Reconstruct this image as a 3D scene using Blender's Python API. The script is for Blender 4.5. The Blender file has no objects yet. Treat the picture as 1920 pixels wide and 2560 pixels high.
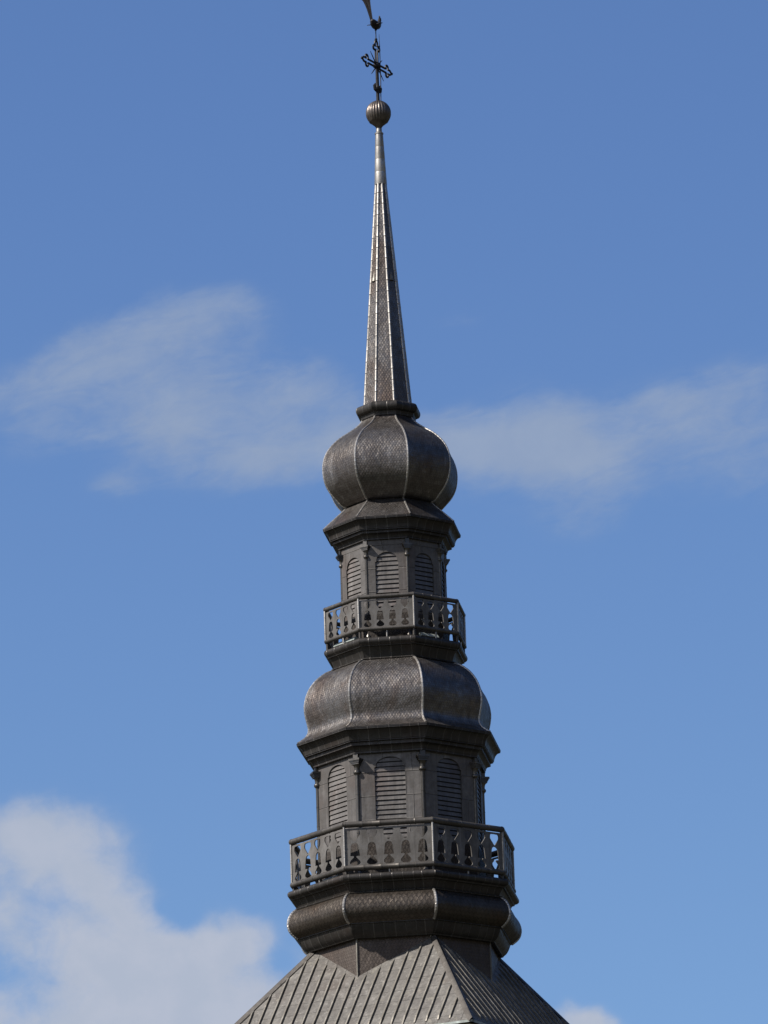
import bpy, bmesh, math, random
from math import sin, cos, pi, radians as rad, sqrt
from mathutils import Vector, Matrix
random.seed(7)
sc = bpy.context.scene
COL = sc.collection

# ------------------------------------------------------------------ camera
YAW, PITCH, ROLL = rad(-0.0710), rad(15.8434), rad(-1.8391)
F = Vector((sin(YAW)*cos(PITCH), cos(YAW)*cos(PITCH), sin(PITCH)))
Rt = Vector((cos(YAW), -sin(YAW), 0)); Up = Rt.cross(F)
R2 = cos(ROLL)*Rt + sin(ROLL)*Up; U2 = -sin(ROLL)*Rt + cos(ROLL)*Up
cam_d = bpy.data.cameras.new('camera'); cam = bpy.data.objects.new('camera', cam_d); COL.objects.link(cam)
m = Matrix((( R2.x, U2.x, -F.x, 0), (R2.y, U2.y, -F.y, -130), (R2.z, U2.z, -F.z, 1.6), (0, 0, 0, 1)))
cam.matrix_world = m
cam_d.sensor_width = 36; cam_d.sensor_fit = 'AUTO'
cam_d.lens = 15412.85/2560*36
cam_d.clip_start = 0.5; cam_d.clip_end = 40000
sc.camera = cam

# ------------------------------------------------------------------ colour management
sc.view_settings.view_transform = 'Standard'; sc.view_settings.look = 'None'
sc.view_settings.gamma = 1; sc.view_settings.exposure = 0.5

# ------------------------------------------------------------------ sun
SUN_AZ, SUN_EL = rad(251), rad(43)         # azimuth clockwise from +Y
sd = Vector((sin(SUN_AZ)*cos(SUN_EL), cos(SUN_AZ)*cos(SUN_EL), sin(SUN_EL)))
sl = bpy.data.lights.new('sun', 'SUN'); sl.energy = 5.0; sl.angle = rad(1.5); sl.color = (1, 0.94, 0.86)
so = bpy.data.objects.new('sun', sl); COL.objects.link(so)
so.rotation_euler = sd.to_track_quat('Z', 'Y').to_euler(); so.location = (-60, -60, 80)

# ------------------------------------------------------------------ node helpers
class NT:
    def __init__(s, tree): s.t = tree; s.n = tree.nodes; s.l = tree.links
    def new(s, typ, **kw):
        n = s.n.new(typ)
        for k, v in kw.items(): setattr(n, k, v)
        return n
    def put(s, sock, v):
        if isinstance(v, bpy.types.NodeSocket): s.l.new(v, sock)
        elif v is not None: sock.default_value = v
    def M(s, op, a, b=None, c=None, clamp=False):
        n = s.new('ShaderNodeMath', operation=op, use_clamp=clamp)
        s.put(n.inputs[0], a); s.put(n.inputs[1], b)
        if c is not None: s.put(n.inputs[2], c)
        return n.outputs[0]
    def xyz(s, x, y, z=0.0):
        n = s.new('ShaderNodeCombineXYZ'); s.put(n.inputs[0], x); s.put(n.inputs[1], y); s.put(n.inputs[2], z)
        return n.outputs[0]
    def sep(s, v):
        n = s.new('ShaderNodeSeparateXYZ'); s.put(n.inputs[0], v); return n.outputs
    def noise(s, vec, scale, detail=4, rough=0.55, dist=0.0, dim='3D'):
        n = s.new('ShaderNodeTexNoise', noise_dimensions=dim); s.put(n.inputs['Vector'], vec)
        n.inputs['Scale'].default_value = scale; n.inputs['Detail'].default_value = detail
        n.inputs['Roughness'].default_value = rough; n.inputs['Distortion'].default_value = dist
        return n.outputs['Fac'], n.outputs['Color']
    def white(s, vec):
        n = s.new('ShaderNodeTexWhiteNoise', noise_dimensions='3D'); s.put(n.inputs['Vector'], vec); return n.outputs['Value']
    def sstep(s, v, lo, hi, a=0.0, b=1.0):
        n = s.new('ShaderNodeMapRange', interpolation_type='SMOOTHSTEP'); s.put(n.inputs['Value'], v)
        n.inputs['From Min'].default_value = lo; n.inputs['From Max'].default_value = hi
        n.inputs['To Min'].default_value = a; n.inputs['To Max'].default_value = b
        return n.outputs['Result']
    def mix(s, f, a, b, bt='MIX'):
        n = s.new('ShaderNodeMix', data_type='RGBA', blend_type=bt)
        s.put(n.inputs[0], f); s.put(n.inputs[6], a); s.put(n.inputs[7], b)
        return n.outputs[2]
    def ramp(s, v, stops):
        n = s.new('ShaderNodeValToRGB'); s.put(n.inputs[0], v); e = n.color_ramp.elements
        while len(e) < len(stops): e.new(0.5)
        for i, (p, c) in enumerate(stops): e[i].position = p; e[i].color = (*c, 1)
        return n.outputs[0]

def c4(c): return (*c, 1)

# ------------------------------------------------------------------ world: sky and clouds by direction
w = bpy.data.worlds.new('World'); sc.world = w; w.use_nodes = True
N = NT(w.node_tree)
for n in list(N.n): N.n.remove(n)
sky = N.new('ShaderNodeTexSky', sky_type='NISHITA'); sky.sun_disc = False
sky.sun_elevation = SUN_EL; sky.sun_rotation = SUN_AZ
sky.altitude = 900; sky.air_density = 1.0; sky.dust_density = 0.25; sky.ozone_density = 3.0
SKY_STR = 0.0707
tc = N.new('ShaderNodeTexCoord')
gx, gy, gz = N.sep(tc.outputs['Generated'])
az = N.M('MULTIPLY', N.M('ARCTAN2', gx, gy), 180/pi)
el = N.M('MULTIPLY', N.M('ARCSINE', gz), 180/pi)
# cloud banks: azimuth, elevation (degrees), half sizes, tilt, weight
BANKS = [
 # high thin veils
 (-2.55, 17.45, 1.05, 0.24, 14, 0.61), (-1.75, 17.75, 0.60, 0.28, 10, 0.46), (-2.0, 16.95, 0.80, 0.40, 0, 0.41),
 (-1.2, 16.38, 0.80, 0.27, 4, 0.76), (-2.75, 16.15, 0.28, 0.14, 0, 0.55), (-2.2, 16.7, 0.5, 0.34, 0, 0.39),
 (-3.3, 16.75, 0.4, 0.22, 10, 0.41), (-0.3, 16.55, 0.5, 0.26, 0, 0.56), (-0.7, 17.1, 0.5, 0.22, 8, 0.34),
 (1.15, 16.38, 0.85, 0.27, -4, 0.78), (0.6, 16.35, 0.4, 0.22, 0, 0.49), (1.5, 16.65, 0.45, 0.25, -10, 0.51),
 (2.1, 16.1, 0.6, 0.28, -14, 0.49), (2.95, 16.75, 0.75, 0.32, 18, 0.56), (3.35, 16.3, 0.5, 0.55, 0, 0.41),
 (0.75, 17.6, 0.32, 0.12, 5, 0.29), (1.7, 15.7, 0.5, 0.22, 0, 0.30),
 # cumulus low on the left
 (-3.35, 12.95, 0.55, 0.30, 0, 0.70), (-2.85, 12.60, 0.5, 0.28, -20, 0.65), (-3.1, 11.9, 0.55, 0.28, 0, 0.62),
 (-2.6, 11.6, 0.7, 0.35, 0, 0.80), (-1.9, 11.85, 0.36, 0.30, 0, 0.80), (-1.45, 11.95, 0.35, 0.20, -10, 0.55),
 (-1.5, 11.1, 0.9, 0.45, 0, 0.9), (-3.3, 11.0, 1.6, 0.5, 0, 0.95), (-0.6, 10.9, 0.7, 0.35, 0, 0.7), (-1.0, 11.55, 0.5, 0.35, 0, 0.5),
 (-3.85, 12.15, 0.20, 0.3, 0, 0.65), (-2.5, 12.2, 0.45, 0.2, -25, 0.55),
 (-3.50, 12.22, 0.30, 0.22, 0, 0.26), (-2.2, 12.15, 0.22, 0.20, 0, -0.75), (-1.15, 11.75, 0.16, 0.2, 0, -0.6),
 (-3.25, 12.6, 0.75, 0.36, -15, 0.38), (-2.3, 11.9, 0.9, 0.35, -10, 0.35), (-3.6, 12.9, 0.4, 0.3, 0, 0.4),
 (-3.35, 17.2, 0.6, 0.25, 14, 0.36), (-2.2, 16.9, 1.6, 0.7, 8, 0.22), (1.9, 16.4, 1.6, 0.5, 5, 0.24), (-0.9, 16.9, 0.7, 0.4, 0, 0.28), (1.3, 16.3, 0.8, 0.3, 0, 0.25),
 # small white crown low on the right
 (1.62, 11.03, 0.20, 0.15, 0, 1.0), (1.7, 10.8, 0.4, 0.2, 0, 1.0),
]
wn, wc = N.noise(N.xyz(az, el), 0.9, 3, 0.55)
wx, wy, _ = N.sep(wc)
azw = N.M('MULTIPLY_ADD', N.M('SUBTRACT', wx, 0.5), 0.75, az)
elw = N.M('MULTIPLY_ADD', N.M('SUBTRACT', wy, 0.5), 0.45, el)
def banks(lst):
    tot = None
    for (a, e, sx, sy, t, wt) in lst:
        ct, st = cos(rad(t)), sin(rad(t))
        dx = N.M('SUBTRACT', azw, a); dy = N.M('SUBTRACT', elw, e)
        px = N.M('MULTIPLY_ADD', dx, ct/sx, N.M('MULTIPLY', dy, st/sx))
        py = N.M('MULTIPLY_ADD', dx, -st/sy, N.M('MULTIPLY', dy, ct/sy))
        r2 = N.M('MULTIPLY_ADD', px, px, N.M('MULTIPLY', py, py))
        g = N.M('MULTIPLY', N.M('EXPONENT', N.M('MULTIPLY', r2, -0.9)), wt)
        tot = g if tot is None else N.M('ADD', tot, g)
    return tot
tv = banks([b for b in BANKS if b[1] > 15]); tcum = banks([b for b in BANKS if b[1] <= 15])
# veils: streaky, drawn out along a slightly rising direction
su = N.M('MULTIPLY_ADD', el, 0.3, az); sv = N.M('MULTIPLY_ADD', az, -0.22, el)
s1, _ = N.noise(N.xyz(N.M('MULTIPLY', su, 0.8), N.M('MULTIPLY', sv, 2.2)), 1.5, 8, 0.60, 0.6)
s2, _ = N.noise(N.xyz(N.M('MULTIPLY', su, 2.2), N.M('MULTIPLY', sv, 4.5), 7.0), 1.8, 6, 0.6, 0.5)
vl = N.M('MULTIPLY_ADD', N.M('SUBTRACT', s1, 0.5), 1.0, N.M('MULTIPLY', N.M('SUBTRACT', s2, 0.5), 0.45))
cov_v = N.M('MULTIPLY', N.sstep(N.M('MULTIPLY', N.M('ADD', tv, vl), N.sstep(tv, 0.0, 0.45)), -0.05, 1.25), 0.88)
# cumulus: billowed, feathery rim
nf, _ = N.noise(N.xyz(az, N.M('MULTIPLY', el, 1.3)), 1.7, 8, 0.58, 0.25)
ff, _ = N.noise(N.xyz(N.M('ADD', az, 40.0), el), 5.0, 7, 0.6, 0.4)
lump = N.M('MULTIPLY_ADD', N.M('SUBTRACT', nf, 0.5), 1.1, N.M('MULTIPLY', N.M('SUBTRACT', ff, 0.5), 0.55))
cov_c = N.sstep(N.M('MULTIPLY', N.M('ADD', tcum, lump), N.sstep(tcum, 0.0, 0.5)), -0.05, 1.12)
cov = N.M('MAXIMUM', cov_v, cov_c)
of, _ = N.noise(N.xyz(N.M('MULTIPLY', gx, 1.0), gy, N.M('MULTIPLY', gz, 2.2)), 2.6, 6, 0.55)
side = N.M('ADD', N.M('MULTIPLY', gx, -0.86), N.M('MULTIPLY', gy, -0.51))
away = N.sstep(side, 0.08, 0.50)
cov_fill = N.M('MULTIPLY', N.M('MULTIPLY', N.sstep(of, 0.40, 0.56), away), N.sstep(gz, 0.03, 0.10))  # bright clouds out of view, added to light the tower's front faces
cov_all = N.M('MULTIPLY', cov, 0.93)
hz = N.sstep(el, 10.5, 20.5)
tint = N.mix(hz, (0.97, 1.09, 1.25, 1), (0.90, 1.04, 1.30, 1))
skyc = N.mix(1.0, sky.outputs[0], tint, 'MULTIPLY')
low = N.sstep(el, 13.8, 11.0)
K = 0.7071/SKY_STR
cloudc = N.mix(N.sstep(el, 16.0, 12.0), (0.300*K, 0.375*K, 0.520*K, 1), (0.480*K, 0.520*K, 0.620*K, 1))
shade, _ = N.noise(N.xyz(N.M('ADD', az, 9.0), el), 2.2, 5, 0.55)
cloudc = N.mix(N.sstep(shade, 0.35, 0.65, 0.0, 0.30), cloudc, (0.37*K, 0.44*K, 0.56*K, 1))
col = N.mix(cov_all, skyc, cloudc)
col = N.mix(N.M('MULTIPLY', cov_fill, 0.9), col, (0.80*K, 0.79*K, 0.77*K, 1))
bg = N.new('ShaderNodeBackground'); bg.inputs['Strength'].default_value = SKY_STR
N.put(bg.inputs['Color'], col)
wo = N.new('ShaderNodeOutputWorld'); N.l.new(bg.outputs[0], wo.inputs[0])

# ------------------------------------------------------------------ materials
def new_mat(name):
    mt = bpy.data.materials.new(name); mt.use_nodes = True
    T = NT(mt.node_tree)
    b = T.n['Principled BSDF']
    return mt, T, b
def bump(T, b, h, dist, strength=1.0, prev=None):
    n = T.new('ShaderNodeBump'); n.inputs['Distance'].default_value = dist; n.inputs['Strength'].default_value = strength
    T.put(n.inputs['Height'], h)
    if prev is not None: T.l.new(prev, n.inputs['Normal'])
    if b is not None: T.l.new(n.outputs[0], b.inputs['Normal'])
    return n.outputs[0]

def metal_base(T, b, ca, cb, cc, metallic, r0, r1, nscale=1.3, seed=0.0, streak=True):
    """weathered lead-coated copper: blotches, brown stains, fine grain"""
    g = T.new('ShaderNodeTexCoord').outputs['Object']
    v = T.new('ShaderNodeVectorMath', operation='ADD'); T.l.new(g, v.inputs[0]); v.inputs[1].default_value = (seed, seed*1.7, seed*0.3)
    p = v.outputs[0]
    n1, _ = T.noise(p, nscale, 6, 0.6, 0.3)
    n2, _ = T.noise(p, nscale*7, 5, 0.6)
    colr = T.mix(T.sstep(n1, 0.35, 0.65), c4(ca), c4(cb))
    n3, _ = T.noise(p, nscale*0.55, 4, 0.6, 0.4)
    colr = T.mix(T.sstep(n3, 0.5, 0.72, 0, 0.75), colr, c4(cc))
    colr = T.mix(T.sstep(n2, 0.3, 0.75, 0, 0.35), colr, (0.06, 0.055, 0.05, 1))
    oi = T.new('ShaderNodeObjectInfo')
    colr = T.mix(T.M('MULTIPLY', oi.outputs['Random'], 0.30), colr, c4([x*0.45 for x in cb]))
    sx_, sy_, sz_ = T.sep(p)
    n4, _ = T.noise(T.xyz(T.M('MULTIPLY', sx_, 9.0), T.M('MULTIPLY', sy_, 9.0), T.M('MULTIPLY', sz_, 0.8)), 1.0, 4, 0.6)
    colr = T.mix(T.sstep(n4, 0.52, 0.74, 0, 0.5), colr, c4([x*0.42 for x in cb]))
    colr = T.mix(T.sstep(n4, 0.46, 0.28, 0, 0.35), colr, c4([min(1, x*1.45) for x in ca]))
    T.put(b.inputs['Metallic'], metallic)
    b.inputs['Specular Tint'].default_value = (0.4, 0.4, 0.4, 1)
    b.inputs['IOR'].default_value = 1.38
    T.put(b.inputs['Roughness'], T.sstep(n2, 0.25, 0.75, r0, r1))
    return p, colr, n1, n2

def make_scale_mat(name, tw, th, ca, cb, cc, metallic, r0, r1, depth=0.006):
    mt, T, b = new_mat(name)
    p, colr, n1, n2 = metal_base(T, b, ca, cb, cc, metallic, r0, r1)
    uv = T.new('ShaderNodeUVMap'); uv.uv_map = 'UVMap'
    u, v, _ = T.sep(uv.outputs[0])
    V = T.M('DIVIDE', v, th); UU = T.M('DIVIDE', u, tw); PT = 0.62
    def rowu(r): return T.M('ADD', UU, T.M('MULTIPLY', T.M('FLOORED_MODULO', r, 2.0), 0.5))
    def tipv(r):      # lower edge of the shingles of row r at this column: pointed
        f = T.M('ABSOLUTE', T.M('SUBTRACT', T.M('FRACT', rowu(r)), 0.5))
        return T.M('SUBTRACT', r, T.M('MULTIPLY', T.M('MULTIPLY_ADD', f, -2.0, 1.0), PT))
    rowR = T.M('ADD', T.M('FLOOR', V), 1.0)
    gap = T.M('SUBTRACT', tipv(rowR), V)               # > 0: still below the overlapping row
    row = T.M('SUBTRACT', rowR, T.M('GREATER_THAN', gap, 0.0))
    U = rowu(row)
    fv = T.M('SUBTRACT', V, tipv(row))                 # height above this shingle's own edge
    fs = T.M('SUBTRACT', T.M('FRACT', U), 0.5)
    rnd = T.white(T.xyz(T.M('FLOOR', U), row, 0.0))
    rn2 = T.white(T.xyz(T.M('FLOOR', U), row, 5.0)); rn3 = T.white(T.xyz(T.M('FLOOR', U), row, 9.0))
    h = T.M('MULTIPLY', fv, -0.75)
    h = T.M('ADD', h, T.M('MULTIPLY', fs, T.M('MULTIPLY', T.M('SUBTRACT', rn2, 0.5), 0.8)))
    h = T.M('ADD', h, T.M('MULTIPLY', fv, T.M('MULTIPLY', T.M('SUBTRACT', rn3, 0.5), 0.7)))
    lap_shade = T.M('MULTIPLY', T.sstep(gap, 0.02, 0.30, 1.0, 0.0), T.M('GREATER_THAN', gap, 0.0))
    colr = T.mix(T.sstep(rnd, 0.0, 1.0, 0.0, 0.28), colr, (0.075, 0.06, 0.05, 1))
    colr = T.mix(T.M('MULTIPLY', lap_shade, 0.5), colr, (0.02, 0.018, 0.017, 1))  # shadow below each overlapping shingle edge, painted into the colour
    T.put(b.inputs['Base Color'], colr)
    nb = bump(T, None, h, depth, 0.9)
    dn, _ = T.noise(p, 10.0, 3, 0.5)
    bump(T, b, T.M('ADD', dn, T.M('MULTIPLY', n1, 3.0)), 0.016, 0.5, nb)
    return mt

def make_sheet_mat(name, bw, bh, ca, cb, cc, metallic, r0, r1, seam=0.006, lichen=0.0, offset=0.5, sm=0.35):
    mt, T, b = new_mat(name)
    p, colr, n1, n2 = metal_base(T, b, ca, cb, cc, metallic, r0, r1, 1.6, 3.1)
    uv = T.new('ShaderNodeUVMap'); uv.uv_map = 'UVMap'
    u, v, _ = T.sep(uv.outputs[0])
    uw, _ = T.noise(T.xyz(T.M('MULTIPLY', u, 2.2), T.M('MULTIPLY', v, 0.0)), 1.0, 2)
    if bh > 10: u = T.M('MULTIPLY_ADD', uw, 0.35, u)
    V = T.M('DIVIDE', v, bh); row = T.M('FLOOR', V)
    U = T.M('ADD', T.M('DIVIDE', u, bw), T.M('MULTIPLY', T.white(T.xyz(row, 3.0, 0.0)), offset))
    cell = T.xyz(T.M('FLOOR', U), row, 1.0); rnd = T.white(cell)
    du = T.M('MULTIPLY', T.M('SUBTRACT', 0.5, T.M('ABSOLUTE', T.M('SUBTRACT', T.M('FRACT', U), 0.5))), bw)
    dv = T.M('MULTIPLY', T.M('SUBTRACT', 0.5, T.M('ABSOLUTE', T.M('SUBTRACT', T.M('FRACT', V), 0.5))), bh)
    d = T.M('MINIMUM', du, dv)
    ridge = T.sstep(d, 0.004, 0.014, 1.0, 0.0)
    colr = T.mix(T.sstep(rnd, 0, 1, 0.0, 0.35), colr, c4([x*0.55 for x in ca]))
    colr = T.mix(T.M('MULTIPLY', ridge, 0.55), colr, c4([x*sm for x in ca]))
    if lichen:
        l1, _ = T.noise(p, 5.5, 6, 0.65)
        colr = T.mix(T.sstep(l1, 0.56, 0.68, 0, lichen), colr, (0.25, 0.235, 0.19, 1))
        l2, _ = T.noise(p, 14, 4, 0.6)
        colr = T.mix(T.sstep(l2, 0.55, 0.72, 0, lichen), colr, (0.33, 0.32, 0.30, 1))
    T.put(b.inputs['Base Color'], colr)
    nb = bump(T, None, T.M('ADD', ridge, T.M('MULTIPLY', rnd, 0.3)), seam, 0.9)
    dn, _ = T.noise(p, 4.5, 3, 0.5)
    bump(T, b, dn, 0.02, 0.55, nb)
    return mt

def make_plain_mat(name, ca, cb, metallic, r0, r1, scale=3.0):
    mt, T, b = new_mat(name)
    p, colr, n1, n2 = metal_base(T, b, ca, cb, [0.5*(x+y) for x, y in zip(ca, cb)], metallic, r0, r1, scale, 1.3)
    T.put(b.inputs['Base Color'], colr)
    bump(T, b, n2, 0.004, 0.5)
    return mt

A, B_, BR = (0.245, 0.232, 0.222), (0.165, 0.148, 0.138), (0.165, 0.112, 0.084)
MET = 0.9
M_scale = make_scale_mat('metal_scales', 0.064, 0.054, A, B_, BR, MET, 0.34, 0.50, 0.0045)
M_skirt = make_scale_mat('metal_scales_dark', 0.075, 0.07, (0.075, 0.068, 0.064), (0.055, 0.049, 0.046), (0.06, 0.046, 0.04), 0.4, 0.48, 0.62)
M_ball = make_plain_mat('ball_metal', (0.20, 0.175, 0.155), (0.13, 0.11, 0.10), 0.8, 0.34, 0.46, 6.0)
M_scale_big = make_scale_mat('metal_scales_coarse', 0.11, 0.095, (0.115, 0.099, 0.083), (0.082, 0.069, 0.058), (0.10, 0.066, 0.043), 0.75, 0.36, 0.5, 0.008)
M_scale_drum = make_scale_mat('metal_scales_drum', 0.075, 0.07, (0.12, 0.10, 0.088), (0.09, 0.073, 0.064), (0.10, 0.070, 0.058), 0.4, 0.45, 0.6)
M_wall = make_sheet_mat('sheet_metal_wall', 0.62, 0.52, (0.185, 0.175, 0.168), (0.125, 0.116, 0.11), (0.13, 0.098, 0.086), 0.35, 0.42, 0.58)
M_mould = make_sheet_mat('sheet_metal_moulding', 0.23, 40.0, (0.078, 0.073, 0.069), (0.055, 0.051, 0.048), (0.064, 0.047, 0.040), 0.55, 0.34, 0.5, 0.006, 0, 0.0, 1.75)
M_rib = make_plain_mat('rib_metal', (0.56, 0.535, 0.50), (0.38, 0.36, 0.335), 0.85, 0.36, 0.50)
M_column = make_plain_mat('column_metal', (0.16, 0.15, 0.138), (0.10, 0.092, 0.083), 0.8, 0.28, 0.4, 2.0)
M_rail = make_plain_mat('rail_metal', (0.12, 0.112, 0.103), (0.08, 0.073, 0.067), 0.5, 0.36, 0.5, 2.0)
M_panel = make_plain_mat('baluster_metal', (0.20, 0.191, 0.182), (0.135, 0.126, 0.117), 0.4, 0.42, 0.58, 2.0)
M_louvre = make_sheet_mat('louvre_metal', 40.0, 40.0, (0.205, 0.194, 0.186), (0.135, 0.126, 0.12), (0.15, 0.108, 0.098), 0.4, 0.42, 0.58, 0.003, 0, 1.0)
M_roof = make_sheet_mat('roof_sheets', 0.28, 0.34, (0.195, 0.186, 0.174), (0.135, 0.127, 0.119), (0.105, 0.082, 0.070), 0.3, 0.48, 0.68, 0.006, 0.32, 0.0)
M_batten = make_plain_mat('batten_metal', (0.27, 0.255, 0.225), (0.17, 0.157, 0.135), 0.4, 0.42, 0.6)
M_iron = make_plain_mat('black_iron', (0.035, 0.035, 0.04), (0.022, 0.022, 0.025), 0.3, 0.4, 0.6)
M_cock = make_plain_mat('dull_copper', (0.03, 0.026, 0.026), (0.02, 0.018, 0.02), 0.1, 0.5, 0.6, 8.0)
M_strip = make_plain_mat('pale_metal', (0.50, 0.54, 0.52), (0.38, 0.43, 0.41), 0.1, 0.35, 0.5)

def stone_mat():
    mt, T, b = new_mat('rendered_stone')
    g = T.new('ShaderNodeTexCoord').outputs['Object']
    n1, _ = T.noise(g, 0.8, 6, 0.65); n2, _ = T.noise(g, 6, 5, 0.6)
    c = T.mix(T.sstep(n1, 0.35, 0.65), (0.36, 0.34, 0.27, 1), (0.27, 0.26, 0.19, 1))
    c = T.mix(T.sstep(n2, 0.5, 0.75, 0, 0.6), c, (0.16, 0.17, 0.09, 1))
    T.put(b.inputs['Base Color'], c); b.inputs['Roughness'].default_value = 0.9
    bump(T, b, n2, 0.03, 0.7)
    return mt
M_stone = stone_mat()
def ground_mat():
    mt, T, b = new_mat('meadow_and_gravel')
    g = T.new('ShaderNodeTexCoord').outputs['Object']
    n1, _ = T.noise(g, 0.02, 6, 0.6); n2, _ = T.noise(g, 1.5, 6, 0.65)
    c = T.mix(T.sstep(n1, 0.42, 0.58), (0.03, 0.04, 0.017, 1), (0.06, 0.052, 0.042, 1))
    c = T.mix(T.sstep(n2, 0.35, 0.7, 0, 0.5), c, (0.035, 0.032, 0.022, 1))
    T.put(b.inputs['Base Color'], c); b.inputs['Roughness'].default_value = 0.95
    bump(T, b, n2, 0.05, 0.6)
    return mt
M_ground = ground_mat()

# ------------------------------------------------------------------ mesh helpers
class MB:
    """collects faces with UVs, builds ONE mesh object"""
    def __init__(s): s.v = []; s.f = []; s.uv = []; s.sm = []; s.mi = []
    def face(s, pts, uvs=None, smooth=False, mi=0):
        i = len(s.v); s.v += [tuple(p) for p in pts]
        s.f.append(list(range(i, i+len(pts)))); s.uv.append(uvs or [(0, 0)]*len(pts)); s.sm.append(smooth); s.mi.append(mi)
    def grid(s, rows, uvs=None, smooth=True, closed=False, mi=0):
        """rows: list of rows of points (shared vertices)"""
        base = len(s.v); n = len(rows[0])
        for r in rows: s.v += [tuple(p) for p in r]
        for i in range(len(rows)-1):
            for j in range(n if closed else n-1):
                k = (j+1) % n
                s.f.append([base+i*n+j, base+i*n+k, base+(i+1)*n+k, base+(i+1)*n+j])
                if uvs: s.uv.append([uvs[i][j], uvs[i][j+1], uvs[i+1][j+1], uvs[i+1][j]])
                else: s.uv.append([(0, 0)]*4)
                s.sm.append(smooth); s.mi.append(mi)
    def box(s, mat, sx, sy, sz, smooth=False):
        P = [mat @ Vector((x*sx/2, y*sy/2, z*sz/2)) for z in (-1, 1) for y in (-1, 1) for x in (-1, 1)]
        for q, (a, b) in zip(((0, 2, 3, 1), (4, 5, 7, 6), (0, 1, 5, 4), (2, 6, 7, 3), (0, 4, 6, 2), (1, 3, 7, 5)),
                             ((sx, sy), (sx, sy), (sx, sz), (sx, sz), (sy, sz), (sy, sz))):
            s.face([P[i] for i in q], [(0, 0), (a, 0), (a, b), (0, b)], smooth)
    def tube(s, pts, radii, seg=8, cap=True, up=Vector((0, 0, 1)), smooth=True):
        pts = [Vector(p) for p in pts]
        if not hasattr(radii, '__len__'): radii = [radii]*len(pts)
        rows = []
        prev = None
        for i, p in enumerate(pts):
            t = (pts[min(i+1, len(pts)-1)] - pts[max(i-1, 0)]).normalized()
            if prev is None:
                a = up if abs(t.dot(up)) < 0.95 else Vector((1, 0, 0))
                x = t.cross(a).normalized()
            else:
                x = (prev - t*prev.dot(t)).normalized()
            prev = x; y = t.cross(x)
            rows.append([p + (x*cos(2*pi*j/seg) + y*sin(2*pi*j/seg))*radii[i] for j in range(seg)])
        L = [0]
        for a, b in zip(pts, pts[1:]): L.append(L[-1] + (b-a).length)
        uvs = [[(j*2*pi*radii[i]/seg, L[i]) for j in range(seg+1)] for i in range(len(pts))]
        s.grid(rows, uvs, smooth, True)
        if cap:
            s.face(list(reversed(rows[0]))); s.face(rows[-1])
    def lathe(s, prof, seg=32, c=(0, 0), smooth=True, vscale=1):
        rows, uvs, L = [], [], 0
        for i, (r, z) in enumerate(prof):
            if i: L += math.hypot(r-prof[i-1][0], z-prof[i-1][1])
            rows.append([(c[0]+r*sin(2*pi*j/seg), c[1]-r*cos(2*pi*j/seg), z) for j in range(seg)])
            uvs.append([(j*2*pi*max(r, 0.05)/seg, L) for j in range(seg+1)])
        s.grid(rows, uvs, smooth, True)
    def build(s, name, mat, parent=None, sharp=28, ngon_tri=False, loc=None, merge=False):
        me = bpy.data.meshes.new(name)
        me.from_pydata(s.v, [], s.f)
        ul = me.uv_layers.new(name='UVMap')
        k = 0
        for poly, uv, sm, mi in zip(me.polygons, s.uv, s.sm, s.mi):
            for c in uv: ul.data[k].uv = c; k += 1
            poly.use_smooth = sm; poly.material_index = mi
        for mm in (mat if isinstance(mat, (list, tuple)) else [mat]): me.materials.append(mm)
        bm = bmesh.new(); bm.from_mesh(me)
        if merge: bmesh.ops.remove_doubles(bm, verts=bm.verts, dist=1e-5)
        bmesh.ops.recalc_face_normals(bm, faces=bm.faces)
        bm.to_mesh(me); bm.free()
        me.set_sharp_from_angle(angle=rad(sharp))
        o = bpy.data.objects.new(name, me); COL.objects.link(o)
        if parent is not None: o.parent = parent
        if loc is not None: o.location = loc
        return o

PHI = rad(15.3265); PHR = rad(17.0)
C8 = cos(pi/8); S8 = sin(pi/8)
def vert(k, R, z, phi=PHI):
    a = phi + k*pi/4
    return Vector((R*sin(a), -R*cos(a), z))
def face_mat(k, R, z=0.0, out=0.0, phi=PHI):
    """frame of octagon face k (between vertex k-1 and k): x lateral, y outward, z up, origin on the face middle"""
    a = phi + (k-0.5)*pi/4
    n = Vector((sin(a), -cos(a), 0)); x = Vector((cos(a), sin(a), 0))
    o = n*(R*C8 + out) + Vector((0, 0, z))
    return Matrix(((x.x, n.x, 0, o.x), (x.y, n.y, 0, o.y), (0, 0, 1, o.z), (0, 0, 0, 1)))

def cr(pts, n=4):
    """Catmull-Rom through profile points"""
    out = []
    P = [pts[0]] + list(pts) + [pts[-1]]
    for i in range(1, len(P)-2):
        p0, p1, p2, p3 = P[i-1:i+3]
        for j in range(n):
            t = j/n
            out.append(tuple(0.5*((2*b) + (-a+c)*t + (2*a-5*b+4*c-d)*t*t + (-a+3*b-3*c+d)*t**3) for a, b, c, d in zip(p0, p1, p2, p3)))
    out.append(tuple(pts[-1]))
    return out

def oct_shell(mb, prof, smooth=True, phi=PHI, nx=2, wob=0.0, mi=0):
    """eight-sided shell: each face its own strip, metric UVs"""
    for k in range(8):
        rows, uvs, L = [], [], 0
        u0 = k*3.17
        for i, (R, z) in enumerate(prof):
            if i: L += math.hypot((R-prof[i-1][0])*C8, z-prof[i-1][1])
            a, b = vert(k-1, R, z, phi), vert(k, R, z, phi)
            hw = R*S8
            rows.append([a.lerp(b, j/nx) for j in range(nx+1)])
            uvs.append([(u0 + hw*(2*j/nx-1), L) for j in range(nx+1)])
        mb.grid(rows, uvs, smooth, False, mi)

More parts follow.
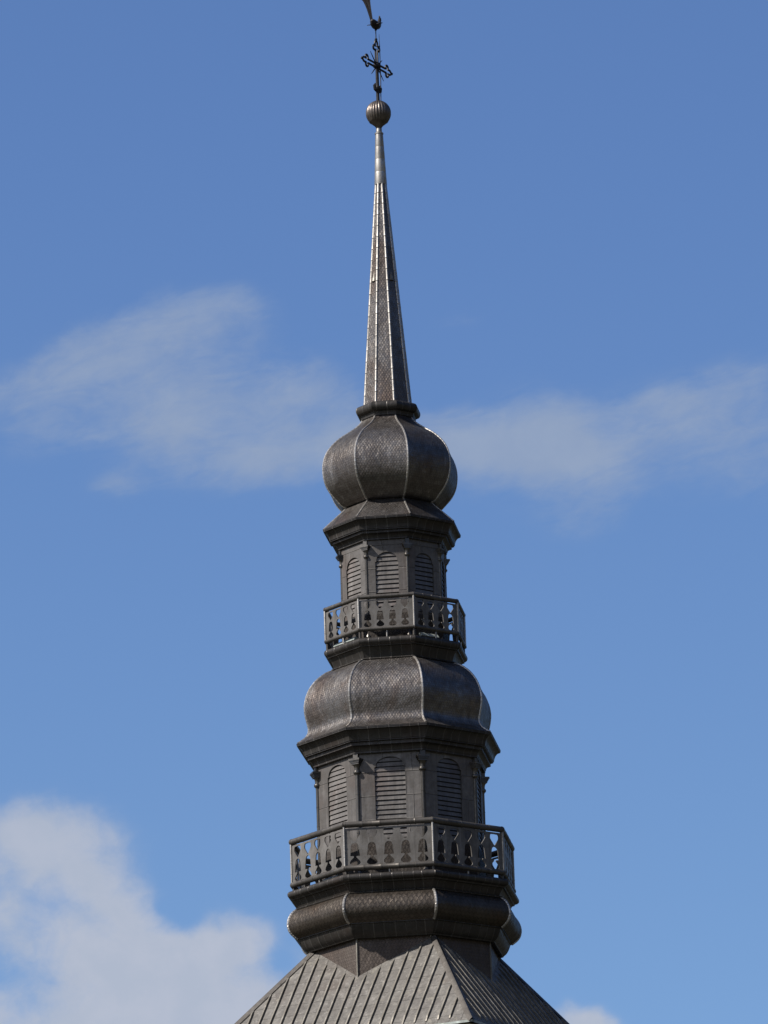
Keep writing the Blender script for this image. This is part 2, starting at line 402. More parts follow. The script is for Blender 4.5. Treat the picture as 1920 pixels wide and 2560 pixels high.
def perforated(mb, M, width, rows, centres, thick, y0=0.0):
    """flat board with sawn openings: rows = (z, half width of each opening)"""
    def xs(hw):
        r = [-width/2]
        for c in centres: r += [c-hw, c+hw]
        return r + [width/2]
    n = len(centres)+1
    for (za, ha), (zb, hb) in zip(rows, rows[1:]):
        A_, Bx = xs(ha), xs(hb)
        for s in range(n):
            a0, a1, b0, b1 = A_[2*s], A_[2*s+1], Bx[2*s], Bx[2*s+1]
            for yy in (y0+thick/2, y0-thick/2):
                if abs(za-zb) > 1e-6:
                    mb.face([M @ Vector((a0, yy, za)), M @ Vector((a1, yy, za)), M @ Vector((b1, yy, zb)), M @ Vector((b0, yy, zb))],
                            [(a0, za), (a1, za), (b1, zb), (b0, zb)])
            for xa, xb, outer in ((a0, b0, s == 0), (a1, b1, s == n-1)):
                if not outer and ha < 1e-6 and hb < 1e-6: continue
                mb.face([M @ Vector((xa, y0-thick/2, za)), M @ Vector((xa, y0+thick/2, za)), M @ Vector((xb, y0+thick/2, zb)), M @ Vector((xb, y0-thick/2, zb))])
    for (z, h) in (rows[0], rows[-1]):
        X = xs(h)
        for s in range(n):
            a0, a1 = X[2*s], X[2*s+1]
            mb.face([M @ Vector((a0, y0-thick/2, z)), M @ Vector((a1, y0-thick/2, z)), M @ Vector((a1, y0+thick/2, z)), M @ Vector((a0, y0+thick/2, z))])

def tag(o, label=None, cat=None, group=None, kind=None):
    if label: o['label'] = label
    if cat: o['category'] = cat
    if group: o['group'] = group
    if kind: o['kind'] = kind
    return o
def empty(name, loc=(0, 0, 0), parent=None):
    o = bpy.data.objects.new(name, None); COL.objects.link(o); o.location = loc
    o.empty_display_size = 0.5
    if parent: o.parent = parent
    return o

# ------------------------------------------------------------------ ground
g = MB()
from mathutils import noise as mn
ring = []
NS = 180
for r, hh in ((0, 0), (30, 0), (150, 0), (600, 0), (1600, 0), (2400, 90), (3200, 260), (4000, 430), (5000, 560), (6500, 760), (9000, 900), (20000, 300)):  # outer rings rise into unseen hills, added to darken horizon reflections
    row = []
    for j in range(NS):
        a = 2*pi*j/NS
        q = 0.75 + 0.45*mn.noise(Vector((cos(a)*2.2, sin(a)*2.2, r/2500))) + 0.22*mn.noise(Vector((cos(a)*9, sin(a)*9, r/700)))
        up = max(0.0, cos(a)*0.95 - sin(a)*0.3)          # unseen steep slope on the right, added to darken the tower's right-hand faces
        row.append((r*cos(a), r*sin(a), hh*q*(1 + 3.0*up**1.5)))
    ring.append(row)
g.grid(ring[1:], None, False, True)
g.face(ring[1])
tag(g.build('ground', M_ground), kind='structure')

# ------------------------------------------------------------------ the tower
tower = tag(empty('church_tower'), 'tall dark metal-clad church tower with two onion domes, two balconies and a needle spire', 'church tower')

def ribs(parent, prof, r, pitch, mat=M_rib, off=-0.016, phi=PHI, depth=0.82):
    """capping along the eight arrises, in short lapped lengths"""
    for k in range(8):
        pts = [vert(k, R+off, z, phi) for R, z in prof]
        # resample so each lapped length shows a joint
        L = [0]
        for a, b in zip(pts, pts[1:]): L.append(L[-1]+(b-a).length)
        def at(s):
            for i in range(len(L)-1):
                if s <= L[i+1] or i == len(L)-2:
                    t = (s-L[i])/max(1e-9, L[i+1]-L[i]); return pts[i].lerp(pts[i+1], min(1, max(0, t)))
        n = max(2, round(L[-1]/pitch)); P, Rr = [], []
        for i in range(n):
            s0, s1 = L[-1]*i/n, L[-1]*(i+1)/n
            jit = random.uniform(0.97, 1.03)
            for t, q in ((0.0, 1.05), (0.05, 1.05), (0.10, 1.0), (0.5, 1.0), (0.955, 1.0), (0.97, depth)):
                P.append(at(s0+(s1-s0)*t)); Rr.append(r*q*jit)
        P.append(at(L[-1])); Rr.append(r)
        mb = MB(); mb.tube(P, Rr, 8)
        mb.build('rib', mat, parent, 40)

# --- square roof
SL = 1.075; ZR = 28.63; RR0 = 2.03
def roof_z(R): return ZR - (R-RR0)/SL
R_E = 4.54
def hip(k, R, lift=0.0): return vert(2*k, R, roof_z(R)+lift, PHR)
mb = MB()
for k in range(4):
    a = PHR + (2*k-1)*pi/4              # face normal azimuth between hips k-1 and k
    n = Vector((sin(a), -cos(a), 0)); x = Vector((cos(a), sin(a), 0))
    def P(s, d, lift=0.0):
        R = d*sqrt(2); z = roof_z(R)
        nrm = (n + Vector((0, 0, sqrt(2)/1*SL))).normalized() if False else Vector((n.x, n.y, SL/sqrt(2)*1.0))
        # face slope: dz/dd = -sqrt2/SL
        nn = (n*(sqrt(2)/SL) + Vector((0, 0, 1))).normalized()
        return n*d + x*s + Vector((0, 0, z)) + nn*lift
    d0, d1 = 1.0, R_E/sqrt(2)
    sl = sqrt(1 + 2/SL**2)
    N_ = 12
    rows, uvs = [], []
    for i in range(N_+1):
        d = d0 + (d1-d0)*i/N_
        rows.append([P(-d + 2*d*j/8, d) for j in range(9)])
        uvs.append([(-d + 2*d*j/8 + 0.14, -d*sl + k*1.37) for j in range(9)])
    mb.grid(rows, uvs, False)
    # eave edge and soffit
    for j in range(1):
        a0, a1 = P(-d1, d1), P(d1, d1)
        dz = Vector((0, 0, -0.05))
        mb.face([a0, a1, a1+dz, a0+dz], None, False, 2)
        mb.face([a0+dz, a1+dz, a1+dz-n*0.16, a0+dz-n*0.16])
    # standing battens
    i = -30
    for i in range(-16, 17):
        s = (i+0.5)*0.28
        if abs(s) > d1-0.16: continue
        ds = max(abs(s)+0.10, 2.07-0.4142*abs(s)+0.05 + random.uniform(0, 0.05))
        de = d1-0.07
        if de-ds < 0.15: continue
        wv, hv = 0.022, 0.042
        m_ = 10
        prev = None
        for q in range(m_+1):
            d = ds + (de-ds)*q/m_
            jx = random.uniform(-0.003, 0.003)
            h = hv if 0 < q < m_ else 0.018
            ring_ = [P(s-wv+jx, d, -0.005), P(s-wv*0.75+jx, d, h), P(s+wv*0.75+jx, d, h), P(s+wv+jx, d, -0.005)]
            if prev:
                for e in range(3):
                    mb.face([prev[e], prev[e+1], ring_[e+1], ring_[e]], [(0, 0)]*4, False, 1)
            else: mb.face(ring_, None, False, 1)
            prev = ring_
        mb.face(prev, None, False, 1)
roof = mb.build('roof', [M_roof, M_batten, M_strip], tower, 30)
for k in range(4):
    mb = MB()
    rows = []
    for i in range(13):
        R = 2.03 + (R_E+0.01-2.03)*i/12
        c = hip(k, R)
        e = vert(2*k, 1, 0, PHR); t = Vector((-e.y, e.x, 0))
        dn = Vector((0, 0, 1)) + e*0.3
        drop = 0.065*(sqrt(2)/SL)*0.7
        rows.append([c + t*0.085 - e*0.0 + Vector((0, 0, -drop+0.012)), c + t*0.03 + dn*0.025, c + dn*0.045, c - t*0.03 + dn*0.025, c - t*0.085 + Vector((0, 0, -drop+0.012))])
    mb.grid(rows, [[(j*0.05, i*0.25) for j in range(5)] for i in range(13)], True)
    mb.build('hip_cap', M_rail, roof, 30)

# --- masonry shaft below the roof
mb = MB()
WR = R_E - 0.12
for k in range(4):
    zt = roof_z(R_E) - 0.055
    a, b = vert(2*k-2, WR, 0, PHR), vert(2*k, WR, 0, PHR)
    rows = [[a.lerp(b, j/6) + Vector((0, 0, z)) for j in range(7)] for z in (0, 8, 16, 22, zt)]
    mb.grid(rows, None, False)
mb.build('tower_wall', M_stone, tower, 30)

# --- drum between roof and bulge
mb = MB(); oct_shell(mb, [(2.085, 27.3), (2.075, 28.0), (2.07, 28.61)])
drum = mb.build('drum', M_scale_drum, tower)
for k in range(8):
    mb = MB()
    mb.tube([vert(k, 2.085, 27.35), vert(k, 2.075, 28.6)], 0.022, 6)
    mb.build('corner_trim', M_batten, drum, 40)

# --- bulging torus moulding
BULGE = cr([(2.395, 28.885), (2.46, 28.93), (2.535, 29.0), (2.583, 29.084), (2.60, 29.175), (2.588, 29.272), (2.552, 29.36), (2.505, 29.43), (2.44, 29.49), (2.38, 29.515)], 3)
mb = MB(); oct_shell(mb, BULGE)
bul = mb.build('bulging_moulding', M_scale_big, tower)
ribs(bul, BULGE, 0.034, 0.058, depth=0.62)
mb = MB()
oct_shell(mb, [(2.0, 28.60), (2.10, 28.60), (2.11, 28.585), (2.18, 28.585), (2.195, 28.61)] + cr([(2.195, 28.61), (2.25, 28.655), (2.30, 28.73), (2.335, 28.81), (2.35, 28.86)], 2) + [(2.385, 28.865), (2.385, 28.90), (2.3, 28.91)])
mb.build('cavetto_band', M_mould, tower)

def balcony(zf, Rr, prof, z_br, r_br, z_p0, z_p1, z_hr, r_hr, ncut, pitch_c, r_in, hwscale):
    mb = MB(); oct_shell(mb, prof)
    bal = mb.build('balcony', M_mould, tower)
    # handrail and bottom rail: round tubes with lapped joints
    for nm, zc, r in (('handrail', z_hr, r_hr), ('bottom_rail', z_br, r_br)):
        mb = MB()
        for k in range(8):
            a, b = vert(k-1, Rr, zc), vert(k, Rr, zc)
            nj = 5; P_, R_ = [], []
            for i in range(nj):
                for t, q in ((0, 1.05), (0.08, 1.05), (0.085, 1.0), (0.99, 1.0)):
                    P_.append(a.lerp(b, (i+t)/nj)); R_.append(r*q*random.uniform(0.985, 1.015))
            P_.append(b); R_.append(r)
            d = (b-a).normalized()*0.02
            P_[0] = P_[0]-d; P_[-1] = P_[-1]+d
            mb.tube(P_, R_, 12)
        mb.build(nm, M_rail, bal, 35)
    L = 2*Rr*S8
    H = z_p1-z_p0
    # sawn profile, from the top of the board down (fractions of its height; half widths in pitch fractions)
    PR = [(0.0, 0), (0.045, 0), (0.05, 0.26), (0.09, 0.315), (0.15, 0.325), (0.19, 0.29), (0.235, 0.215), (0.29, 0.12), (0.34, 0.04), (0.352, 0),
          (0.385, 0), (0.39, 0.06), (0.405, 0.13), (0.43, 0.185), (0.46, 0.215), (0.52, 0.238), (0.60, 0.256), (0.68, 0.274), (0.737, 0.287), (0.742, 0.09),
          (0.765, 0.075), (0.785, 0.10), (0.81, 0.16), (0.845, 0.23), (0.88, 0.295), (0.915, 0.318), (0.945, 0.295), (0.97, 0.22), (0.985, 0.12), (0.99, 0), (1.0, 0)]
    rows = [(z_p1 - f*H, h*pitch_c*hwscale) for f, h in PR]
    cs = [(i-(ncut-1)/2)*pitch_c for i in range(ncut)]
    for k in range(8):
        mb = MB(); perforated(mb, face_mat(k, Rr), L-0.03, rows, cs, 0.024)
        mb.build('railing_panel', M_panel, bal, 30)
        mb = MB()
        p = vert(k, Rr+0.02, 0)
        n_ = 4; P_, R_ = [], []
        for i in range(n_):
            for t, q in ((0, 1.15), (0.06, 1.15), (0.07, 1.0), (0.99, 1.0)):
                P_.append(p+Vector((0, 0, z_br + (z_hr-z_br)*(i+t)/n_))); R_.append(0.024*q)
        P_.append(p+Vector((0, 0, z_hr))); R_.append(0.024)
        mb.tube(P_, R_, 8); mb.build('railing_post', M_rib, bal, 35)
    for k in range(8):
        mb = MB()
        M_ = face_mat(k, Rr, 0, -0.01)
        mb.tube([M_ @ Vector((0, 0, zf-0.01)), M_ @ Vector((0, 0, z_br))], 0.02, 8)
        mb.build('strut', M_rib, bal, 35)
        mb = MB()
        p = vert(k, Rr-0.02, 0)
        mb.tube([p+Vector((0, 0, zf-0.01)), p+Vector((0, 0, z_br))], 0.032, 8)
        mb.build('strut', M_rail, bal, 35)
    return bal

# --- lower balcony
prof = [(2.30, 29.50), (2.385, 29.508), (2.41, 29.52), (2.415, 29.54), (2.39, 29.557), (2.345, 29.56), (2.37, 29.62), (2.415, 29.70), (2.435, 29.722), (2.475, 29.726), (2.482, 29.745), (2.49, 29.76)]
prof += cr([(2.53, 29.765), (2.568, 29.79), (2.585, 29.835), (2.575, 29.88), (2.53, 29.915), (2.47, 29.925)], 3) + [(1.7, 29.935)]
low_bal = balcony(29.93, 2.458, prof, 30.055, 0.062, 30.10, 30.915, 31.0, 0.066, 5, 0.363, 1.7, 1.0)
# --- upper balcony
prof = [(1.36, 34.835), (1.455, 34.84), (1.47, 34.855), (1.455, 34.875), (1.405, 34.88), (1.42, 34.95), (1.47, 35.06), (1.50, 35.105), (1.545, 35.112), (1.55, 35.135)]
prof += cr([(1.565, 35.14), (1.60, 35.17), (1.618, 35.215), (1.61, 35.262), (1.575, 35.295), (1.53, 35.305)], 3) + [(1.05, 35.312)]
up_bal = balcony(35.31, 1.555, prof, 35.488, 0.047, 35.525, 36.135, 36.205, 0.05, 4, 0.272, 1.05, 1.0)

def storey(Rw, z0, z1, win_w, z_spring, z_crown, z_bot, pitch, Rc, rc, z_cap0, z_cap1, z_top, cs):
    mb = MB(); oct_shell(mb, [(Rw, z0), (Rw, z1)], False)
    wall = mb.build('belfry_wall', M_wall, tower)
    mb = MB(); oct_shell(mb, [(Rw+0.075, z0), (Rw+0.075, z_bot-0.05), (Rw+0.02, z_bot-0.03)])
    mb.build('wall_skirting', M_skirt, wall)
    W = 2*Rw*S8
    hw = win_w/2; ha = hw*0.9
    for k in range(8):
        # face board with the arched opening sawn out of it
        mb = MB()
        rows = [(z_bot-0.12, 0), (z_bot, 0), (z_bot, hw), (z_spring-0.03, hw), (z_spring-0.03, hw), (z_spring-0.025, ha)]
        hgt = z_crown - z_spring
        for i in range(13):
            t = i/12*pi/2
            rows.append((z_spring + hgt*sin(t), ha*cos(t)))
        rows += [(z_crown, 0), (z1, 0)]
        rows[0] = (z0, 0)
        perforated(mb, face_mat(k, Rw), W-0.02, rows, [0.0], 0.05, 0.027)
        mb.build('window_surround', M_wall, wall, 30)
        mb = MB()
        M_ = face_mat(k, Rw)
        z = z_bot + 0.02; j = 0
        mb.face([M_ @ Vector(p) for p in ((-hw, 0.004, z_bot), (hw, 0.004, z_bot), (hw, 0.004, z_crown), (-hw, 0.004, z_crown))], None, False, 1)  # black plate behind the blades, stands in for shade in the gaps
        while z < z_crown:
            tz = pitch*0.80
            q = random.uniform(-0.004, 0.004)
            a = [(-hw-0.01, 0.036+q, z), (hw+0.01, 0.036+q*0.3, z+random.uniform(-0.003, 0.003)), (hw+0.01, 0.018, z+tz), (-hw-0.01, 0.018, z+tz)]
            b = [(-hw-0.01, 0.030+q, z-0.004), (hw+0.01, 0.034+q, z-0.004)]
            up = [M_ @ Vector(p) for p in a]; bo = [M_ @ Vector(p) for p in b]
            s_ = 0.8 if 0 else 0
            # lift so each blade laps over the one below
            mb.face(up, [(-hw+0.37*j, z), (hw+0.37*j, z), (hw+0.37*j, z+tz), (-hw+0.37*j, z+tz)])
            in_ = [M_ @ Vector((p[0], 0.006, p[2]+0.002)) for p in a[:2]]
            mb.face([up[1], up[0], in_[0], in_[1]])
            z += pitch; j += 1
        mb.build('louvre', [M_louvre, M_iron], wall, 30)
        # slender column on the arris
        mb = MB()
        v = vert(k, Rc, 0); c = (v.x, v.y)
        prof = [(rc*1.9, z0), (rc*1.9, z0+0.10), (rc*1.5, z0+0.13), (rc*1.1, z0+0.17)]
        zz = z0+0.17; n_ = 5
        for i in range(n_):
            za = zz + (z_cap0-zz)*i/n_; zb = zz + (z_cap0-zz)*(i+1)/n_
            prof += [(rc, za+0.004), (rc, zb-0.014), (rc*1.1, zb-0.012), (rc*1.1, zb)]
        h = z_cap1-z_cap0
        prof += [(rc*1.2, z_cap0+0.01), (rc*1.75, z_cap0+0.03*cs), (rc*1.9, z_cap0+0.055*cs), (rc*1.75, z_cap0+0.08*cs), (rc*1.3, z_cap0+0.095*cs),
                 (rc*1.3, z_cap0+h*0.40), (rc*1.45, z_cap0+h*0.52), (rc*1.9, z_cap0+h*0.62), (rc*2.1, z_cap0+h*0.66)]
        mb.lathe(prof, 14, c)
        a = PHI+k*pi/4
        rot = Matrix.Translation((v.x, v.y, 0)) @ Matrix.Rotation(a, 4, 'Z')
        for f0, f1, wd in ((0.64, 0.73, 4.3), (0.735, 0.80, 4.9), (0.805, 0.87, 5.4), (0.872, 1.0, 6.1)):
            mb.box(rot @ Matrix.Translation((0, 0, z_cap0+h*(f0+f1)/2)), rc*wd, rc*wd, h*(f1-f0))
        # dosseret between capital and cornice
        mb.box(rot @ Matrix.Translation((0, 0, (z_cap1+z_top)/2)), rc*2.6, rc*2.6, z_top-z_cap1)
        mb.build('column', M_column, wall, 35)
    return wall

low_wall = storey(1.80, 29.93, 32.68, 0.66, 32.385, 32.575, 30.78, 0.1045, 1.845, 0.044, 32.21, 32.555, 32.66, 1.0)
up_wall = storey(1.13, 35.31, 37.58, 0.505, 37.10, 37.285, 35.95, 0.102, 1.165, 0.034, 37.156, 37.44, 37.56, 0.8)

# --- cornices
mb = MB()
prof = [(1.70, 32.645), (1.865, 32.645), (1.87, 32.66), (1.885, 32.68), (1.90, 32.66), (1.93, 32.665), (1.93, 32.70)] + cr([(1.94, 32.71), (1.955, 32.76), (2.0, 32.80), (2.05, 32.81)], 3) + [(2.055, 32.815), (2.055, 32.885), (2.115, 32.89), (2.115, 32.91)]
prof += cr([(2.13, 32.915), (2.145, 32.98), (2.175, 33.05), (2.225, 33.105), (2.255, 33.12)], 3) + [(2.285, 33.125), (2.285, 33.15), (2.292, 33.152), (2.292, 33.175), (2.0, 33.26)]
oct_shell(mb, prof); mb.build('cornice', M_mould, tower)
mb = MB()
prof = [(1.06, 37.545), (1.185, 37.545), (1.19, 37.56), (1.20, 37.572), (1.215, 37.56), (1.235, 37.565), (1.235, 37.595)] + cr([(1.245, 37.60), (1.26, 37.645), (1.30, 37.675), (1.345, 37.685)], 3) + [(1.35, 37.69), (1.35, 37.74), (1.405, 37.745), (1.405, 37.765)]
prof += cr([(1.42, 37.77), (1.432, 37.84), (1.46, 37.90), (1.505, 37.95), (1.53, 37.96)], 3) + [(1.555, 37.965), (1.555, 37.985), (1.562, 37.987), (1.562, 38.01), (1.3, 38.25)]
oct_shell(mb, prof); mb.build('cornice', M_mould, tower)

# --- lower dome
DOME = cr([(2.295, 33.178), (2.20, 33.235), (2.09, 33.32), (2.03, 33.42), (2.018, 33.52), (2.042, 33.64), (2.077, 33.79), (2.096, 33.948), (2.086, 34.08), (2.044, 34.24), (1.962, 34.418), (1.831, 34.587), (1.701, 34.70), (1.572, 34.785), (1.42, 34.84)], 4)
mb = MB(); oct_shell(mb, DOME); dome = mb.build('dome', M_scale, tower)
ribs(dome, DOME[1:], 0.029, 0.105)

# --- upper onion and its skirt
SKIRT = cr([(1.566, 38.012), (1.42, 38.15), (1.22, 38.335), (1.06, 38.49), (0.99, 38.57)], 3)
mb = MB(); oct_shell(mb, SKIRT); skirt = mb.build('skirt_roof', M_scale, tower)
ribs(skirt, SKIRT, 0.024, 0.11)
ONION = cr([(1.0, 38.535), (1.08, 38.55), (1.155, 38.60), (1.265, 38.722), (1.37, 38.844), (1.453, 38.984), (1.503, 39.135), (1.527, 39.31), (1.521, 39.486), (1.477, 39.665), (1.396, 39.822), (1.272, 39.972), (1.114, 40.115), (0.936, 40.235), (0.779, 40.345), (0.675, 40.44), (0.61, 40.53), (0.585, 40.60)], 4)
mb = MB(); oct_shell(mb, ONION); onion = mb.build('onion_dome', M_scale, tower)
ribs(onion, ONION[2:], 0.026, 0.085)

# --- collar under the spire
mb = MB()
oct_shell(mb, [(0.5, 40.545), (0.615, 40.545), (0.625, 40.555), (0.625, 40.60), (0.64, 40.64)] + cr([(0.655, 40.645), (0.70, 40.665), (0.73, 40.715), (0.735, 40.775), (0.71, 40.83), (0.66, 40.86)], 3) + [(0.40, 40.885)])
mb.build('collar', M_mould, tower)

# --- needle spire
SP = [(0.545 - (0.545-0.118)*i/12, 40.85 + (46.1-40.85)*i/12) for i in range(13)]
mb = MB(); oct_shell(mb, SP); spire = mb.build('spire', M_scale, tower)
ribs(spire, [(r+0.004, z) for r, z in SP], 0.030, 0.26, depth=0.86)
for k in (1, 3, 5, 7):
    mb = MB()
    zc = 43.80; t = (zc-40.85)/(46.1-40.85); R = 0.545-0.427*t
    M_ = face_mat(k, R, zc)
    segs = 8
    ringa, ringb = [], []
    for i in range(segs+1):
        a = pi*i/segs
        ringa.append(M_ @ Vector((0.062*cos(a), 0.055*sin(a)-0.01, -0.05)))
        ringb.append(M_ @ Vector((0.010*cos(a), 0.006*sin(a)-0.016, 0.16)))
    mb.grid([ringa, ringb]); mb.face(ringa)
    mb.build('vent_hood', M_batten, spire, 40)
# smooth sleeve at the top of the spire
mb = MB()
prof = [(0.10, 46.05), (0.137, 46.05)]
za, ra, zb, rb = 46.06, 0.137, 47.255, 0.084
n_ = 4
for i in range(n_):
    z0_, z1_ = za+(zb-za)*i/n_, za+(zb-za)*(i+1)/n_
    r0_, r1_ = ra+(rb-ra)*i/n_, ra+(rb-ra)*(i+1)/n_
    prof += [(r0_+0.003, z0_), (r1_+0.003, z1_-0.012), (r1_, z1_-0.01)]
prof += [(0.096, 47.245), (0.098, 47.275), (0.080, 47.285), (0.066, 47.30), (0.062, 47.38)]
mb.lathe(prof, 16); mb.build('spire_sleeve', M_rib, tower, 30)

# --- gored ball
mb = MB()
seg = 144; rows, uvs = [], []
bp = [(0.06, 47.37), (0.068, 47.41), (0.10, 47.45), (0.155, 47.495), (0.20, 47.53), (0.208, 47.535)]
cz, br = 47.745, 0.283
for i in range(1, 17):
    a = -0.76 + (pi/2-0.16+0.76)*i/16
    bp.append((br*cos(a), cz+br*sin(a)*1.03))
bp += [(0.03, cz+br*1.035)]
for i, (r, z) in enumerate(bp):
    row = []
    for j in range(seg):
        a = 2*pi*j/seg
        q = 1.0
        if i > 5: q = 1.0 - (0.0, 0.006, 0.02, 0.055, 0.02, 0.006)[(j+3) % 6]
        row.append((r*q*sin(a), -r*q*cos(a), z))
    rows.append(row)
mb.grid(rows, None, True, True)
mb.face(rows[-1])
mb.build('finial_ball', M_ball, tower, 60)

# ------------------------------------------------------------------ cross
ZX = 48.87
ARM = Vector((0.5, 0.866, 0)).normalized(); NRM = Vector((ARM.y, -ARM.x, 0)); VZ = Vector((0, 0, 1))
cross = tag(empty('cross', (0, 0, 48.02)), 'black wrought-iron openwork cross with trefoil ends and thin rays, standing on the ribbed ball', 'cross')
BASE = Vector((0, 0, 48.02))
def X(a, b, n=0): return ARM*a + VZ*(b+ZX) + NRM*n - BASE
mb = MB()
mb.tube([X(0, 48.0-ZX), X(0, 48.12-ZX), X(0, 48.3-ZX), X(0, ZX-ZX)], [0.044, 0.04, 0.042, 0.036], 10)
mb.build('post', M_iron, cross)
mb = MB()
mb.lathe([(0.0, 0.235), (0.035, 0.245), (0.058, 0.275), (0.066, 0.31), (0.055, 0.35), (0.038, 0.38), (0.0, 0.39)], 12)
for s in (-1, 1):
    mb.tube([X(0.03*s, -0.63), X(0.11*s, -0.58), X(0.135*s, -0.50), X(0.10*s, -0.44)], [0.018, 0.04, 0.035, 0.01], 8)
mb.build('knop', M_iron, cross)
def arm(dir_, perp, length, start):
    mb = MB()
    for s in (-1, 1):
        p = [start*dir_ + perp*0.045*s, (length-0.26)*dir_ + perp*0.045*s]
        # trefoil side lobe
        c = (length-0.20)*dir_ + perp*0.085*s
        lobe = [c + (dir_*cos(t)*0.055 + perp*s*sin(t)*0.055) for t in [pi*1.25 - pi*1.5*i/8 for i in range(9)]]
        c2 = (length-0.075)*dir_
        tip = [c2 + perp*s*0.055 + dir_*(-0.05), c2 + perp*s*0.05 + dir_*0.01, c2 + perp*s*0.018 + dir_*0.055, c2 + dir_*0.075]
        P_ = [Vector(X(*q)) for q in [(v.x, v.y) for v in p+lobe+tip]]
        mb.tube(P_, 0.024, 6)
    e = [Vector((v.x, v.y)) for v in ((length-0.02)*dir_, (length+0.0)*dir_)]
    mb.tube([X(e[0].x, e[0].y), X(*(dir_*(length+0.015))), X(*(dir_*(length+0.045)))], [0.02, 0.034, 0.012], 8)
    mb.build('arm', M_iron, cross, 40)
D2 = lambda x, y: Vector((x, y))
arm(D2(1, 0), D2(0, 1), 0.64, 0.0)
arm(D2(-1, 0), D2(0, 1), 0.64, 0.0)
arm(D2(0, 1), D2(1, 0), 0.62, 0.0)
for a, b in ((-0.27, 0.27), (0.24, 0.2), (-0.25, -0.26), (0.28, -0.28)):
    mb = MB(); mb.tube([X(a*0.15, b*0.15), X(a*0.6, b*0.6), X(a, b)], [0.014, 0.013, 0.007], 6)
    mb.build('ray', M_iron, cross)
mb = MB()
mb.lathe([(0.0, 0.78), (0.05, 0.79), (0.085, 0.82), (0.09, 0.86), (0.07, 0.91), (0.03, 0.94), (0.0, 0.945)], 12)
mb.build('boss', M_iron, cross)

# ------------------------------------------------------------------ lightning rod
mb = MB()
p = Vector((0.075, -0.02, 0))
mb.tube([p*0.85+Vector((0, 0, 47.98)), p+Vector((0, 0, 48.5)), p+Vector((0, 0, 49.3)), p*0.95+Vector((0, 0, 49.62))], [0.012, 0.012, 0.011, 0.004], 6)
for z in (48.25, 48.72, 49.27, 49.33):
    mb.tube([Vector((0.0, 0.0, z)), p+Vector((0.012, 0, z))], 0.009, 6)
rod = mb.build('lightning_rod', M_iron)
tag(rod, 'thin dark lightning rod clamped upright to the right of the iron cross', 'lightning rod')

# ------------------------------------------------------------------ weathercock
wcz = 49.49
cock = tag(empty('weathercock', (0, 0, wcz)), 'dull metal weathercock on a thin spindle above the cross, tail raised at the top edge', 'weathercock')
H = Vector((0.42, 0.9, 0)).normalized(); S_ = Vector((H.y, -H.x, 0))
def Cp(h, s, z): return H*h + S_*s + VZ*(z - wcz)
mb = MB(); mb.tube([Cp(0, 0, 49.47), Cp(0, 0, 49.74)], 0.011, 8); mb.build('spindle', M_iron, cock)
# body with neck and head as one surface
mb = MB()
path = [(-0.20, 49.90, 0.02), (-0.17, 49.89, 0.055), (-0.10, 49.86, 0.085), (0.0, 49.84, 0.098), (0.09, 49.86, 0.09), (0.16, 49.91, 0.065), (0.20, 49.97, 0.045), (0.215, 50.03, 0.038), (0.235, 50.06, 0.036), (0.27, 50.055, 0.02), (0.31, 50.04, 0.004)]
mb.tube([Cp(h, 0, z) for h, z, r in path], [r for h, z, r in path], 12)
mb.build('body', M_cock, cock, 50)
def leaf(mb, pts, ws, th=0.006):
    """flat curved feather: pts in (h,s,z), half width across the s direction"""
    top, bot = [], []
    for (h, s, z), w_ in zip(pts, ws):
        top.append([Cp(h, s-w_, z), Cp(h+th, s, z+th), Cp(h, s+w_, z)])
        bot.append([Cp(h-th, s-w_, z-th), Cp(h-th*0.5, s, z-th*0.5), Cp(h-th, s+w_, z-th)])
    mb.grid(top); mb.grid(bot)
    for i in range(len(pts)-1):
        for j in (0, 2):
            mb.face([top[i][j], top[i+1][j], bot[i+1][j], bot[i][j]])
mb = MB()
rnd = random.Random(3)
for i in range(9):
    sp = (i-4)/4.0
    hh = 0.52 + 0.16*rnd.random()
    lean = -0.10 + 0.05*sp
    pts = []
    for q in range(8):
        t = q/7
        pts.append((-0.15 - 0.10*sin(t*2.2) - 0.16*t*t*(0.4+rnd.random()*0.1), lean*0.2 + lean*1.0*t + 0.05*sp*(0.15+1.4*t*t) - 0.10*max(0, t-0.6), 49.90 + hh*sin(t*1.75)*0.98 - 0.10*max(0, t-0.7)))
    leaf(mb, pts, [0.012, 0.014, 0.014, 0.016, 0.02, 0.022, 0.018, 0.004])
mb.build('tail', M_cock, cock, 40)
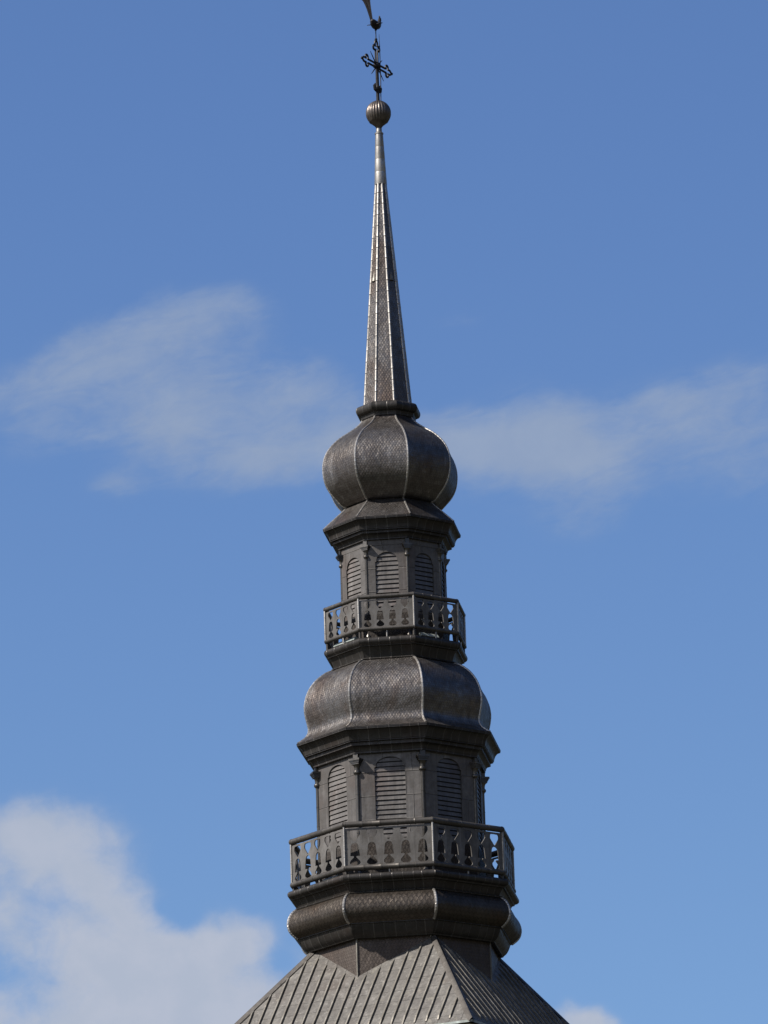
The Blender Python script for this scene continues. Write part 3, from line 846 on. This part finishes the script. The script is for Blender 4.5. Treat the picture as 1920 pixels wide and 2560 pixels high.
for s in (-1, 1):
    mb = MB()
    leaf(mb, [(0.11, 0.085*s, 49.90), (0.05, 0.115*s, 49.885), (-0.04, 0.125*s, 49.86), (-0.12, 0.12*s, 49.83), (-0.17, 0.115*s, 49.80)], [0.015, 0.045, 0.05, 0.035, 0.006], 0.01)
    mb.build('wing', M_cock, cock, 40)
    mb = MB()
    mb.tube([Cp(0.0, 0.035*s, 49.80), Cp(0.02, 0.025*s, 49.76), Cp(0.0, 0.012*s, 49.715)], [0.024, 0.014, 0.012], 8)
    mb.build('leg', M_cock, cock, 40)
mb = MB()
cm = [(0.19, 50.08), (0.195, 50.125), (0.21, 50.10), (0.22, 50.14), (0.235, 50.105), (0.25, 50.135), (0.262, 50.085), (0.255, 50.06), (0.20, 50.05)]
fr = [Cp(h, 0.006, z) for h, z in cm]; bk = [Cp(h, -0.006, z) for h, z in cm]
mb.face(fr); mb.face(list(reversed(bk)))
for i in range(len(cm)): j = (i+1) % len(cm); mb.face([fr[i], fr[j], bk[j], bk[i]])
mb.build('comb', M_cock, cock, 40)

# ------------------------------------------------------------------ pale strips lying on the balcony floors
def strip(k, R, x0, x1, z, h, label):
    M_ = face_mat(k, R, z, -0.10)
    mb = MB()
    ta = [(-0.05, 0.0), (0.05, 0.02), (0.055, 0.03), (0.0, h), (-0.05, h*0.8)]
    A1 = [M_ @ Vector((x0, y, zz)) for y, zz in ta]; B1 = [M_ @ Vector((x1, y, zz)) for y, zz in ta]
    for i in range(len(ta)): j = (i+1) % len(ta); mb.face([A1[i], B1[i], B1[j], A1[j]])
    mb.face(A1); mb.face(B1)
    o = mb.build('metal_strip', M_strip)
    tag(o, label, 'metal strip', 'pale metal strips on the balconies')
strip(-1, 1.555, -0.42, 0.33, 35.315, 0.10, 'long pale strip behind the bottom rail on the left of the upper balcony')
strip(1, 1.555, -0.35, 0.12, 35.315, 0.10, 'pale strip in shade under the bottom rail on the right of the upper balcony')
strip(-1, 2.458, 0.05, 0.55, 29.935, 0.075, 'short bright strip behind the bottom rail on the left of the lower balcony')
